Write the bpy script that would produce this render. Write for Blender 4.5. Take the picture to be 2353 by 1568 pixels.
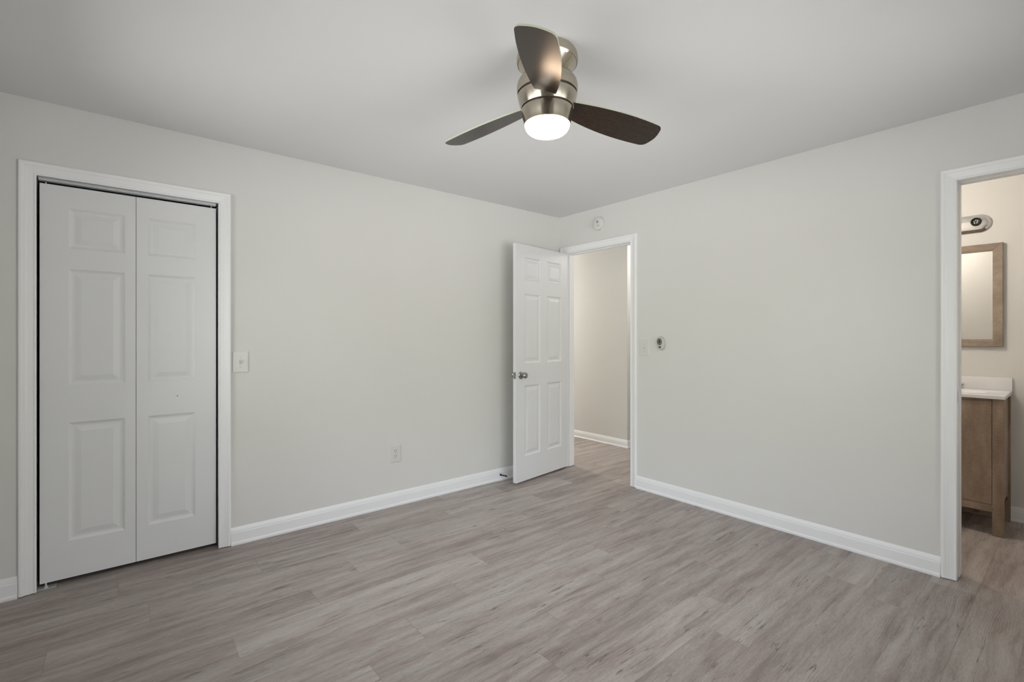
import bpy, bmesh, math, random
from mathutils import Vector, Matrix

for _o in list(bpy.data.objects):
    bpy.data.objects.remove(_o)
SC = bpy.context.scene
COL = SC.collection
random.seed(7)
PI = math.pi

# ------------------------------------------------------------------ camera
cam_d = bpy.data.cameras.new('camera')
cam = bpy.data.objects.new('camera', cam_d)
COL.objects.link(cam)
cam_d.sensor_fit = 'HORIZONTAL'
cam_d.sensor_width = 36.0
cam_d.lens = 1090.3087 / 2353 * 36
cam_d.shift_y = -9.045 / 2353
cam_d.clip_start = 0.02
cam.location = (-3.34326, -3.30854, 1.26627)
cam.rotation_euler = (PI / 2, 0, 0.880450 - PI / 2)
SC.camera = cam

# ------------------------------------------------------------------ view
SC.view_settings.view_transform = 'Standard'
SC.view_settings.look = 'None'
SC.view_settings.exposure = 0.0
SC.view_settings.gamma = 1.0
SC.view_settings.use_curve_mapping = False

# ------------------------------------------------------------------ world: overcast sky, a belt of green trees, bright ground below added to light the ceiling
world = bpy.data.worlds.new('world')
SC.world = world
world.use_nodes = True
wn, wl = world.node_tree.nodes, world.node_tree.links
wn.clear()
w_out = wn.new('ShaderNodeOutputWorld')
w_bg = wn.new('ShaderNodeBackground')
w_tc = wn.new('ShaderNodeTexCoord')
w_sep = wn.new('ShaderNodeSeparateXYZ')
w_rmp = wn.new('ShaderNodeValToRGB')
w_map = wn.new('ShaderNodeMapRange')
w_map.inputs['From Min'].default_value = -1.0
w_map.inputs['From Max'].default_value = 1.0
el = w_rmp.color_ramp.elements
el[0].position = 0.0
el[0].color = (1.17, 1.17, 1.18, 1)
el[1].position = 1.0
el[1].color = (0.95, 1.0, 1.12, 1)
for ps, c in ((0.30, (1.08, 1.07, 1.08, 1)), (0.46, (0.86, 0.85, 0.86, 1)), (0.51, (0.53, 0.55, 0.46, 1)), (0.57, (0.59, 0.61, 0.55, 1)), (0.63, (0.90, 0.94, 1.03, 1)), (0.78, (0.95, 1.0, 1.12, 1))):
    e_ = el.new(ps)
    e_.color = c
wl.new(w_tc.outputs['Generated'], w_sep.inputs[0])
wl.new(w_sep.outputs['Z'], w_map.inputs['Value'])
wl.new(w_map.outputs[0], w_rmp.inputs[0])
wl.new(w_rmp.outputs[0], w_bg.inputs['Color'])
w_bg.inputs['Strength'].default_value = 6.6
wl.new(w_bg.outputs[0], w_out.inputs['Surface'])

# room dimensions (metres); the far corner of the bedroom is the origin
H = 2.44
XW, YW = -3.92, -3.72          # inner faces of the two walls behind the camera
WT = 0.115                     # wall thickness
WIN1 = (-2.70, -0.42, 0.60, 2.10)   # window in wall_front: y0, y1, z0, z1
WIN2 = (-2.55, -0.50, 0.55, 2.05)   # window in wall_back:  x0, x1, z0, z1


def portal(name, loc, rot, sx, sy):
    l = bpy.data.lights.new(name, 'AREA')
    l.shape = 'RECTANGLE'
    l.size, l.size_y = sx, sy
    l.cycles.is_portal = True
    o = bpy.data.objects.new(name, l)
    o.location = loc
    o.rotation_euler = rot
    COL.objects.link(o)


portal('daylight_portal', (XW - WT - 0.02, (WIN1[0] + WIN1[1]) / 2, (WIN1[2] + WIN1[3]) / 2), (0, -PI / 2, 0), WIN1[3] - WIN1[2], WIN1[1] - WIN1[0])
portal('daylight_portal', ((WIN2[0] + WIN2[1]) / 2, YW - WT - 0.02, (WIN2[2] + WIN2[3]) / 2), (PI / 2, 0, 0), WIN2[1] - WIN2[0], WIN2[3] - WIN2[2])


# hall and bathroom ceiling lamps without fixtures, plus an added hall fill light
def lamp(name, loc, power, color, size):
    l = bpy.data.lights.new(name, 'POINT')
    l.energy = power
    l.color = color
    l.shadow_soft_size = size
    o = bpy.data.objects.new(name, l)
    o.location = loc
    COL.objects.link(o)


lamp('hall_lamp_and_fill', (1.50, -0.55, 2.26), 17, (1.0, 0.96, 0.90), 0.07)
lamp('hall_lamp_and_fill', (0.60, 2.70, 2.20), 80, (1.0, 0.96, 0.90), 0.07)  # added fill at the far end, brightens the hall wall and floor
lamp('bathroom_lamp_light', (0.47, -2.25, 2.30), 25, (1.0, 0.89, 0.78), 0.06)


# ================================================================== materials
def mat(name, base, rough=0.5, metal=0.0, spec=0.5, **kw):
    m = bpy.data.materials.new(name)
    m.use_nodes = True
    b = m.node_tree.nodes['Principled BSDF']
    b.inputs['Base Color'].default_value = (*base, 1)
    b.inputs['Roughness'].default_value = rough
    b.inputs['Metallic'].default_value = metal
    b.inputs['Specular IOR Level'].default_value = spec
    for k, v in kw.items():
        b.inputs[k.replace('_', ' ')].default_value = v
    return m


def add_bump(m, scale, strength, dist=0.001, detail=3.0, vec='Object'):
    nt = m.node_tree
    b = nt.nodes['Principled BSDF']
    tc = nt.nodes.new('ShaderNodeTexCoord')
    no = nt.nodes.new('ShaderNodeTexNoise')
    no.inputs['Scale'].default_value = scale
    no.inputs['Detail'].default_value = detail
    bp = nt.nodes.new('ShaderNodeBump')
    bp.inputs['Strength'].default_value = strength
    bp.inputs['Distance'].default_value = dist
    nt.links.new(tc.outputs[vec], no.inputs['Vector'])
    nt.links.new(no.outputs['Fac'], bp.inputs['Height'])
    nt.links.new(bp.outputs[0], b.inputs['Normal'])
    return m


def tint_noise(m, scale, c1, c2, stretch=(1, 1, 1), detail=4.0, lo=0.3, hi=0.7, rough=0.55):
    nt = m.node_tree
    b = nt.nodes['Principled BSDF']
    tc = nt.nodes.new('ShaderNodeTexCoord')
    mp = nt.nodes.new('ShaderNodeMapping')
    mp.inputs['Scale'].default_value = stretch
    no = nt.nodes.new('ShaderNodeTexNoise')
    no.inputs['Scale'].default_value = scale
    no.inputs['Detail'].default_value = detail
    no.inputs['Roughness'].default_value = rough
    rp = nt.nodes.new('ShaderNodeValToRGB')
    rp.color_ramp.elements[0].position = lo
    rp.color_ramp.elements[0].color = (*c1, 1)
    rp.color_ramp.elements[1].position = hi
    rp.color_ramp.elements[1].color = (*c2, 1)
    nt.links.new(tc.outputs['Object'], mp.inputs[0])
    nt.links.new(mp.outputs[0], no.inputs['Vector'])
    nt.links.new(no.outputs['Fac'], rp.inputs[0])
    nt.links.new(rp.outputs[0], b.inputs['Base Color'])
    return m


M = {}
M['wall'] = add_bump(mat('wall_paint', (0.734, 0.728, 0.700), 0.65, spec=0.35), 260, 0.08, 0.0006)
tint_noise(M['wall'], 1.3, (0.726, 0.719, 0.690), (0.742, 0.736, 0.710))
M['ceiling'] = add_bump(mat('ceiling_paint', (0.76, 0.76, 0.76), 0.8, spec=0.2), 180, 0.10, 0.0008)
tint_noise(M['ceiling'], 1.1, (0.752, 0.752, 0.754), (0.770, 0.770, 0.768))
M['trim'] = add_bump(mat('white_gloss_trim', (0.84, 0.845, 0.85), 0.38), 40, 0.06, 0.0006)
tint_noise(M['trim'], 3.0, (0.885, 0.888, 0.895), (0.90, 0.903, 0.91))
M['door'] = add_bump(mat('white_door_paint', (0.78, 0.785, 0.785), 0.42), 90, 0.05, 0.0005)
tint_noise(M['door'], 2.0, (0.762, 0.766, 0.770), (0.778, 0.782, 0.786))
M['plastic'] = tint_noise(mat('white_plastic', (0.80, 0.80, 0.77), 0.35), 8, (0.705, 0.70, 0.675), (0.725, 0.72, 0.695))
M['greyplastic'] = tint_noise(mat('grey_plastic', (0.48, 0.48, 0.46), 0.4), 8, (0.50, 0.50, 0.47), (0.54, 0.54, 0.51))
M['greybody'] = tint_noise(mat('pale_grey_plastic', (0.56, 0.56, 0.53), 0.4), 8, (0.55, 0.55, 0.515), (0.58, 0.58, 0.545))
M['dial'] = tint_noise(mat('dark_grey_mesh', (0.14, 0.14, 0.12), 0.5), 350, (0.06, 0.06, 0.05), (0.26, 0.26, 0.23), lo=0.4, hi=0.6)
M['black'] = tint_noise(mat('black_plastic', (0.012, 0.012, 0.012), 0.35), 20, (0.010, 0.010, 0.010), (0.016, 0.016, 0.016))
M['chrome'] = tint_noise(mat('chrome', (0.60, 0.60, 0.60), 0.10, 1.0), 15, (0.58, 0.58, 0.58), (0.63, 0.63, 0.62))
M['knob'] = tint_noise(mat('satin_nickel_knob', (0.36, 0.355, 0.345), 0.22, 1.0), 15, (0.35, 0.345, 0.335), (0.38, 0.375, 0.365))
M['steel'] = tint_noise(mat('galvanised_steel', (0.6, 0.61, 0.60), 0.35, 0.35), 60, (0.60, 0.62, 0.62), (0.68, 0.69, 0.68))
M['rubber'] = tint_noise(mat('black_rubber', (0.02, 0.02, 0.02), 0.7), 30, (0.018, 0.018, 0.018), (0.026, 0.026, 0.026))
M['solidtop'] = tint_noise(mat('white_cultured_marble', (0.86, 0.86, 0.86), 0.16), 6, (0.85, 0.85, 0.85), (0.88, 0.88, 0.88))
M['mirror'] = tint_noise(mat('mirror_glass', (0.93, 0.93, 0.93), 0.01, 1.0), 5, (0.92, 0.93, 0.92), (0.93, 0.94, 0.93))

# brushed nickel with vertical-axis anisotropy
m = mat('brushed_nickel', (0.50, 0.45, 0.37), 0.19, 1.0)
nt = m.node_tree
b = nt.nodes['Principled BSDF']
b.inputs['Anisotropic'].default_value = 0.75
b.inputs['Anisotropic Rotation'].default_value = 0.25
tg = nt.nodes.new('ShaderNodeTangent')
tg.direction_type = 'RADIAL'
tg.axis = 'Z'
nt.links.new(tg.outputs[0], b.inputs['Tangent'])
tint_noise(m, 6, (0.48, 0.43, 0.35), (0.52, 0.47, 0.39), stretch=(1, 1, 60))
M['nickel'] = m
M['groove'] = tint_noise(mat('dark_bronze_gap', (0.03, 0.022, 0.018), 0.5), 30, (0.028, 0.02, 0.016), (0.036, 0.026, 0.02))


# walnut-brown fan blades
m = mat('dark_walnut_blade', (0.05, 0.033, 0.026), 0.27, spec=0.45)
tint_noise(m, 22, (0.023, 0.0155, 0.011), (0.032, 0.0215, 0.0155), stretch=(1.0, 9, 9), detail=6)
M['blade'] = m
M['blade_edge'] = tint_noise(mat('pale_blade_edge', (0.46, 0.48, 0.38), 0.4), 20, (0.44, 0.46, 0.36), (0.48, 0.50, 0.40))

# the frosted glass of the lit lamp
m = bpy.data.materials.new('lit_frosted_glass')
m.use_nodes = True
nt = m.node_tree
b = nt.nodes['Principled BSDF']
b.inputs['Base Color'].default_value = (0.9, 0.88, 0.85, 1)
b.inputs['Roughness'].default_value = 0.4
ly = nt.nodes.new('ShaderNodeLayerWeight')
ly.inputs['Blend'].default_value = 0.35
rp = nt.nodes.new('ShaderNodeValToRGB')
rp.color_ramp.elements[0].color = (1.0, 0.72, 0.49, 1)
rp.color_ramp.elements[1].color = (1.0, 0.64, 0.40, 1)
rp.color_ramp.elements[1].position = 0.95
nt.links.new(ly.outputs['Facing'], rp.inputs[0])
nt.links.new(rp.outputs[0], b.inputs['Emission Color'])
b.inputs['Emission Strength'].default_value = 24.0
M['lamp'] = m

# window glass that lets daylight straight through
m = bpy.data.materials.new('window_glass')
m.use_nodes = True
nt = m.node_tree
nt.nodes.remove(nt.nodes['Principled BSDF'])
tr = nt.nodes.new('ShaderNodeBsdfTransparent')
tr.inputs[0].default_value = (0.97, 0.98, 0.97, 1)
gl = nt.nodes.new('ShaderNodeBsdfGlossy')
gl.inputs['Roughness'].default_value = 0.0
fr = nt.nodes.new('ShaderNodeFresnel')
mx = nt.nodes.new('ShaderNodeMixShader')
nt.links.new(fr.outputs[0], mx.inputs[0])
nt.links.new(tr.outputs[0], mx.inputs[1])
nt.links.new(gl.outputs[0], mx.inputs[2])
nt.links.new(mx.outputs[0], nt.nodes['Material Output'].inputs[0])
M['glass'] = m


# vanity wood: grey-brown, fine cross-hatched linen grain over soft vertical figure
def wood(name, c1, c2, c3, axis_scale, cross_scale):
    m = mat(name, c2, 0.5, spec=0.35)
    nt = m.node_tree
    b = nt.nodes['Principled BSDF']
    tc = nt.nodes.new('ShaderNodeTexCoord')

    def noise(sc, st, det=5.0, ro=0.6):
        mp = nt.nodes.new('ShaderNodeMapping')
        mp.inputs['Scale'].default_value = st
        n = nt.nodes.new('ShaderNodeTexNoise')
        n.inputs['Scale'].default_value = sc
        n.inputs['Detail'].default_value = det
        n.inputs['Roughness'].default_value = ro
        nt.links.new(tc.outputs['Object'], mp.inputs[0])
        nt.links.new(mp.outputs[0], n.inputs['Vector'])
        return n
    n1 = noise(7, axis_scale, 5)
    r1 = nt.nodes.new('ShaderNodeValToRGB')
    e = r1.color_ramp.elements
    e[0].position, e[0].color = 0.32, (*c1, 1)
    e[1].position, e[1].color = 0.70, (*c3, 1)
    k = e.new(0.5)
    k.color = (*c2, 1)
    nt.links.new(n1.outputs['Fac'], r1.inputs[0])
    n2 = noise(60, cross_scale, 3)
    r2 = nt.nodes.new('ShaderNodeValToRGB')
    r2.color_ramp.elements[0].position, r2.color_ramp.elements[0].color = 0.32, (0.84, 0.84, 0.84, 1)
    r2.color_ramp.elements[1].position, r2.color_ramp.elements[1].color = 0.68, (1.10, 1.10, 1.10, 1)
    nt.links.new(n2.outputs['Fac'], r2.inputs[0])
    mu = nt.nodes.new('ShaderNodeMix')
    mu.data_type = 'RGBA'
    mu.blend_type = 'MULTIPLY'
    mu.inputs[0].default_value = 1.0
    nt.links.new(r1.outputs[0], mu.inputs[6])
    nt.links.new(r2.outputs[0], mu.inputs[7])
    nt.links.new(mu.outputs[2], b.inputs['Base Color'])
    return m


M['vanity'] = wood('grey_brown_vanity_wood', (0.235, 0.165, 0.118), (0.32, 0.235, 0.172), (0.42, 0.32, 0.245), (1.3, 1.3, 0.40), (0.9, 0.9, 3.6))
M['frame'] = wood('grey_brown_frame_wood', (0.20, 0.155, 0.115), (0.27, 0.215, 0.165), (0.35, 0.285, 0.225), (1, 1, 1), (0.6, 0.6, 2.0))


# ------------------------------------------------------------------ vinyl plank floor
def floor_material():
    m = bpy.data.materials.new('grey_vinyl_plank')
    m.use_nodes = True
    nt = m.node_tree
    L, N = nt.links, nt.nodes
    b = N['Principled BSDF']
    uv = N.new('ShaderNodeUVMap')
    uv.uv_map = 'grain'          # metres along / across the plank, shifted per plank
    ed = N.new('ShaderNodeUVMap')
    ed.uv_map = 'edge'           # plank-local metres
    at = N.new('ShaderNodeAttribute')
    at.attribute_name = 'plank'

    def math_(op, a, bb=None, clamp=False):
        n = N.new('ShaderNodeMath')
        n.operation = op
        n.use_clamp = clamp
        for i, v in enumerate((a, bb)):
            if v is None:
                continue
            if isinstance(v, (int, float)):
                n.inputs[i].default_value = v
            else:
                L.new(v, n.inputs[i])
        return n.outputs[0]

    def mapping(sc, loc=(0, 0, 0), src=None):
        mp = N.new('ShaderNodeMapping')
        mp.inputs['Scale'].default_value = sc
        mp.inputs['Location'].default_value = loc
        L.new(src or uv.outputs[0], mp.inputs[0])
        return mp.outputs[0]

    def noise(sc, st, det=4, ro=0.55, dist=0.0, loc=(0, 0, 0), src=None):
        n = N.new('ShaderNodeTexNoise')
        n.inputs['Scale'].default_value = sc
        n.inputs['Detail'].default_value = det
        n.inputs['Roughness'].default_value = ro
        n.inputs['Distortion'].default_value = dist
        L.new(mapping(st, loc, src), n.inputs['Vector'])
        return n.outputs['Fac']

    def ramp(src, stops):
        r = N.new('ShaderNodeValToRGB')
        e = r.color_ramp.elements
        e[0].position, e[0].color = stops[0][0], (*stops[0][1], 1)
        e[1].position, e[1].color = stops[-1][0], (*stops[-1][1], 1)
        for p_, c_ in stops[1:-1]:
            q = e.new(p_)
            q.color = (*c_, 1)
        L.new(src, r.inputs[0])
        return r.outputs[0]

    def mix(kind, fac, a, c):
        x = N.new('ShaderNodeMix')
        x.data_type = 'RGBA'
        x.blend_type = kind
        for i, v in ((0, fac), (6, a), (7, c)):
            if isinstance(v, (int, float)):
                x.inputs[i].default_value = v
            elif isinstance(v, tuple):
                x.inputs[i].default_value = (*v, 1)
            else:
                L.new(v, x.inputs[i])
        return x.outputs[2]

    g = lambda v: (v, v, v)
    # a slow warp bends the grain round the knots
    warpn = N.new('ShaderNodeTexNoise')
    warpn.inputs['Scale'].default_value = 5.0
    warpn.inputs['Detail'].default_value = 1.5
    L.new(mapping((0.8, 1.6, 1)), warpn.inputs['Vector'])
    wsub = N.new('ShaderNodeVectorMath')
    wsub.operation = 'SUBTRACT'
    wsub.inputs[1].default_value = (0.5, 0.5, 0.5)
    L.new(warpn.outputs['Color'], wsub.inputs[0])
    wmul = N.new('ShaderNodeVectorMath')
    wmul.operation = 'MULTIPLY'
    wmul.inputs[1].default_value = (0.10, 0.040, 0)
    L.new(wsub.outputs[0], wmul.inputs[0])
    wadd = N.new('ShaderNodeVectorMath')
    wadd.operation = 'ADD'
    L.new(uv.outputs[0], wadd.inputs[0])
    L.new(wmul.outputs[0], wadd.inputs[1])
    W_ = wadd.outputs[0]

    # pinkish taupe and pale grey zones, drawn out along the plank
    zone = noise(3.4, (0.55, 4.6, 1), 8, 0.66, 0.15, src=W_)
    sep = N.new('ShaderNodeSeparateColor')
    L.new(at.outputs['Color'], sep.inputs[0])
    zone2 = math_('ADD', zone, math_('MULTIPLY', math_('SUBTRACT', sep.outputs[0], 0.5), 0.14))
    col = ramp(zone2, [(0.28, (0.240, 0.194, 0.174)), (0.42, (0.325, 0.274, 0.250)), (0.52, (0.376, 0.330, 0.302)), (0.64, (0.424, 0.388, 0.356)), (0.80, (0.460, 0.430, 0.396))])
    # per plank brightness
    pv = math_('ADD', 1.015, math_('MULTIPLY', sep.outputs[1], 0.13))
    col = mix('MULTIPLY', 1.0, col, pv)
    # broad dark smoky streaks
    smoke = noise(4.0, (0.42, 5.6, 1), 9, 0.68, 0.25, loc=(7.3, 2.1, 0), src=W_)
    col = mix('MULTIPLY', 1.0, col, ramp(smoke, [(0.29, g(0.62)), (0.43, g(0.95)), (0.70, g(1.06))]))
    # fine grain
    fine = noise(26, (1.0, 9.0, 1), 8, 0.78, 0.0, src=W_)
    col = mix('MULTIPLY', 1.0, col, ramp(fine, [(0.30, g(0.78)), (0.5, g(1.0)), (0.70, g(1.14))]))
    fibre = noise(85, (0.55, 3.6, 1), 3, 0.7, 0.0, loc=(2, 8, 0), src=W_)
    col = mix('MULTIPLY', 1.0, col, ramp(fibre, [(0.30, g(0.86)), (0.5, g(1.0)), (0.70, g(1.10))]))
    # cathedral rings showing here and there
    wv = N.new('ShaderNodeTexWave')
    wv.wave_type = 'BANDS'
    wv.bands_direction = 'Y'
    wv.inputs['Scale'].default_value = 22.0
    wv.inputs['Distortion'].default_value = 9.0
    wv.inputs['Detail'].default_value = 2.0
    wv.inputs['Detail Scale'].default_value = 0.32
    L.new(mapping((0.75, 1.6, 1), src=W_), wv.inputs['Vector'])
    wmask = ramp(noise(2.2, (0.8, 2.6, 1), 2, 0.5, loc=(3, 9, 0)), [(0.50, g(0.0)), (0.66, g(0.75))])
    rings = ramp(wv.outputs['Fac'], [(0.0, g(0.78)), (0.35, g(0.98)), (1.0, g(1.07))])
    col = mix('MULTIPLY', wmask, col, rings)
    # long thin cracks following the grain
    cr = noise(2.6, (0.26, 4.2, 1), 4.5, 0.6, 0.12, loc=(1.7, 5.0, 0))
    crl = math_('ABSOLUTE', math_('SUBTRACT', cr, 0.5))
    crm = noise(3.0, (1.3, 3.2, 1), 2, 0.5, loc=(11, 4, 0))
    cracks = math_('MULTIPLY', ramp(crl, [(0.0, g(1.0)), (0.0085, g(0.0))]), ramp(crm, [(0.50, g(0.0)), (0.60, g(0.85))]))
    col = mix('MIX', cracks, col, (0.10, 0.082, 0.075))
    # knots
    vo = N.new('ShaderNodeTexVoronoi')
    vo.inputs['Scale'].default_value = 2.3
    vo.inputs['Randomness'].default_value = 1.0
    L.new(mapping((0.8, 1.7, 1), (0.4, 0.9, 0), src=W_), vo.inputs['Vector'])
    kn = math_('ADD', vo.outputs['Distance'], math_('MULTIPLY', math_('SUBTRACT', noise(26, (0.6, 1.8, 1), 3, 0.6), 0.5), 0.075))
    vs = N.new('ShaderNodeSeparateColor')
    L.new(vo.outputs['Color'], vs.inputs[0])
    kmask = math_('GREATER_THAN', vs.outputs[0], 0.30)
    knot = math_('MULTIPLY', ramp(kn, [(0.004, g(0.85)), (0.026, g(0.50)), (0.085, g(0.0))]), kmask)
    col = mix('MIX', knot, col, (0.125, 0.108, 0.100))
    # seams between planks
    se = N.new('ShaderNodeSeparateXYZ')
    L.new(ed.outputs[0], se.inputs[0])
    PWH = 0.089
    dy = math_('SUBTRACT', PWH, math_('ABSOLUTE', math_('SUBTRACT', se.outputs['Y'], PWH)))
    dx = math_('SUBTRACT', 0.61, math_('ABSOLUTE', math_('SUBTRACT', se.outputs['X'], 0.61)))
    dmin = math_('MINIMUM', dx, dy)
    seam = ramp(dmin, [(0.0006, g(1.0)), (0.0022, g(0.0))])
    col = mix('MIX', math_('MULTIPLY', seam, 0.24), col, (0.13, 0.11, 0.10))
    L.new(col, b.inputs['Base Color'])
    rr = ramp(fine, [(0.3, g(0.47)), (0.7, g(0.38))])
    L.new(rr, b.inputs['Roughness'])
    b.inputs['Specular IOR Level'].default_value = 0.45
    bp = N.new('ShaderNodeBump')
    bp.inputs['Strength'].default_value = 0.10
    bp.inputs['Distance'].default_value = 0.0012
    hh = math_('SUBTRACT', fine, math_('MULTIPLY', seam, 1.5))
    L.new(hh, bp.inputs['Height'])
    L.new(bp.outputs[0], b.inputs['Normal'])
    return m


M['floor'] = floor_material()


# ================================================================== mesh helpers
def link(name, bm, material, parent=None, smooth=False, kind=None, loc=None, angle=40):
    me = bpy.data.meshes.new(name)
    bmesh.ops.remove_doubles(bm, verts=bm.verts, dist=1e-6)
    bmesh.ops.recalc_face_normals(bm, faces=bm.faces)
    if loc is not None:
        bmesh.ops.translate(bm, verts=bm.verts, vec=-Vector(loc))
    bm.to_mesh(me)
    bm.free()
    me.materials.append(material)
    o = bpy.data.objects.new(name, me)
    COL.objects.link(o)
    if loc is not None:
        o.location = loc
    if smooth:
        for p_ in me.polygons:
            p_.use_smooth = True
        me.set_sharp_from_angle(angle=math.radians(angle))
    if kind:
        o['kind'] = kind
    if parent is not None:
        o.parent = parent
        if parent.location.length > 0 or parent.rotation_euler[2] != 0 or parent.parent is not None:
            bpy.context.view_layer.update()
            o.matrix_parent_inverse = parent.matrix_world.inverted()
    return o


def empty(name, loc, label, cat, group=None):
    o = bpy.data.objects.new(name, None)
    o.empty_display_size = 0.05
    o.location = loc
    COL.objects.link(o)
    o['label'] = label
    o['category'] = cat
    if group:
        o['group'] = group
    return o


def tag(o, label, cat, group=None):
    o['label'] = label
    o['category'] = cat
    if group:
        o['group'] = group
    return o


def box(bm, x0, x1, y0, y1, z0, z1, bevel=0.0):
    vs = [bm.verts.new(v) for v in ((x0, y0, z0), (x1, y0, z0), (x1, y1, z0), (x0, y1, z0), (x0, y0, z1), (x1, y0, z1), (x1, y1, z1), (x0, y1, z1))]
    fs = [bm.faces.new([vs[i] for i in f]) for f in ((0, 3, 2, 1), (4, 5, 6, 7), (0, 1, 5, 4), (1, 2, 6, 5), (2, 3, 7, 6), (3, 0, 4, 7))]
    if bevel > 0:
        es = list({e for f in fs for e in f.edges})
        bmesh.ops.bevel(bm, geom=es, offset=bevel, segments=2, affect='EDGES', profile=0.5)
    return vs


def lathe(bm, prof, center=(0, 0, 0), axis='Z', seg=48, rot=None):
    """prof: list of (radius, height); closed where the radius is 0"""
    rings = []
    c = Vector(center)
    R = rot or Matrix.Identity(3)
    for r, h in prof:
        if r <= 1e-7:
            rings.append([bm.verts.new(c + R @ Vector((0, 0, h)))])
        else:
            rings.append([bm.verts.new(c + R @ Vector((r * math.cos(2 * PI * i / seg), r * math.sin(2 * PI * i / seg), h))) for i in range(seg)])
    for a, b_ in zip(rings, rings[1:]):
        for i in range(seg):
            j = (i + 1) % seg
            if len(a) == 1 and len(b_) == 1:
                break
            if len(a) == 1:
                bm.faces.new((a[0], b_[j], b_[i]))
            elif len(b_) == 1:
                bm.faces.new((a[i], a[j], b_[0]))
            else:
                bm.faces.new((a[i], a[j], b_[j], b_[i]))


def tube(bm, pts, r, seg=8):
    rings = []
    for k, p_ in enumerate(pts):
        p_ = Vector(p_)
        d = (Vector(pts[min(k + 1, len(pts) - 1)]) - Vector(pts[max(k - 1, 0)])).normalized()
        u = d.orthogonal().normalized() if k == 0 else (pu - d * pu.dot(d)).normalized()
        pu = u
        v = d.cross(u)
        rings.append([bm.verts.new(p_ + (u * math.cos(2 * PI * i / seg) + v * math.sin(2 * PI * i / seg)) * r) for i in range(seg)])
    for a, b_ in zip(rings, rings[1:]):
        for i in range(seg):
            j = (i + 1) % seg
            bm.faces.new((a[i], a[j], b_[j], b_[i]))
    bm.faces.new(rings[0][::-1])
    bm.faces.new(rings[-1])


def sweep(bm, prof, path_fn, n):
    """prof: closed list of 2-D points; path_fn(k, p) -> 3-D point for station k"""
    rings = [[bm.verts.new(path_fn(k, q)) for q in prof] for k in range(n)]
    m_ = len(prof)
    for a, b_ in zip(rings, rings[1:]):
        for i in range(m_):
            j = (i + 1) % m_
            bm.faces.new((a[i], a[j], b_[j], b_[i]))
    bm.faces.new(rings[0][::-1])
    bm.faces.new(rings[-1])


TO_X0 = Matrix.Rotation(-PI / 2, 3, 'Y')      # lathe axis +Z -> -X (objects on the right wall, x = 0)
TO_Y0 = Matrix.Rotation(PI / 2, 3, 'X')       # lathe axis +Z -> -Y (objects on the left wall, y = 0)

# ================================================================== floor
EX0, EX1, EY0, EY1 = -4.035, 2.75, -3.835, 3.40
PW, PL = 0.178, 1.22
bm = bmesh.new()
uvg = bm.loops.layers.uv.new('grain')
uve = bm.loops.layers.uv.new('edge')
colr = bm.loops.layers.color.new('plank')
joint = {11: -1.13, 10: -1.37, 16: -2.03, 15: -2.354, 14: -2.60, 18: -2.61, 12: -0.83, 17: -2.98, 19: -2.35, 20: -2.02, 8: -1.75, 9: -0.45, 13: -3.05, 21: -2.75, 22: -3.35, 7: -2.55, 6: -1.2, 5: -2.1}
r0 = -4.211                       # lower edge of row 0, rows step by PW
row = 0
prng = random.Random(11)
while r0 + row * PW < EY1:
    ya, yb = r0 + row * PW, r0 + (row + 1) * PW
    off = joint.get(row, prng.uniform(-2.4, -1.2))
    x = off - math.ceil((off - EX0) / PL) * PL
    while x < EX1:
        xa, xb = max(x, EX0), min(x + PL, EX1)
        y_a, y_b = max(ya, EY0), min(yb, EY1)
        if xb - xa > 1e-4 and y_b - y_a > 1e-4:
            vs = [bm.verts.new((px, py, 0)) for px, py in ((xa, y_a), (xb, y_a), (xb, y_b), (xa, y_b))]
            f = bm.faces.new(vs)
            ou, ov = prng.uniform(0, 60), prng.uniform(0, 60)
            fl = -1 if prng.random() < 0.5 else 1
            c = (prng.random(), prng.random(), prng.random(), 1)
            for lp in f.loops:
                co = lp.vert.co
                lp[uvg].uv = (ou + fl * (co.x - x), ov + (co.y - ya))
                lp[uve].uv = (co.x - x, co.y - ya)
                lp[colr] = c
        x += PL
    row += 1
# thickness under the planks
me = bpy.data.meshes.new('floor')
bmesh.ops.recalc_face_normals(bm, faces=bm.faces)
for f in bm.faces:
    if f.normal.z < 0:
        f.normal_flip()
box(bm, EX0, EX1, EY0, EY1, -0.12, -0.004)
bm.to_mesh(me)
bm.free()
me.materials.append(M['floor'])
floor = bpy.data.objects.new('floor', me)
COL.objects.link(floor)
floor['kind'] = 'structure'

# ================================================================== ceiling and walls
bm = bmesh.new()
box(bm, EX0, EX1, EY0, EY1, H, H + 0.12)
link('ceiling', bm, M['ceiling'], kind='structure')

CO = (-3.668, -2.886, 2.072)       # closet opening between the jamb faces
HO = (-0.842, -0.085, 2.075)       # hall opening
BO = (-3.62, -2.8815, 2.078)        # bathroom opening
J = 0.014                          # jamb board thickness
e = 0.0

bm = bmesh.new()
box(bm, EX0, CO[0] - J, 0, WT, 0, H)
box(bm, CO[1] + J, 0.0, 0, WT, 0, H)
box(bm, CO[0] - J, CO[1] + J, 0, WT, CO[2] + J, H)
link('wall_left', bm, M['wall'], kind='structure')

bm = bmesh.new()
box(bm, 0, WT, HO[1] + J, EY1, 0, H)
box(bm, 0, WT, BO[1] + J, HO[0] - J, 0, H)
box(bm, 0, WT, EY0, BO[0] - J, 0, H)
box(bm, 0, WT, HO[0] - J, HO[1] + J, HO[2] + J, H)
box(bm, 0, WT, BO[0] - J, BO[1] + J, BO[2] + J, H)
link('wall_right', bm, M['wall'], kind='structure')

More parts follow.
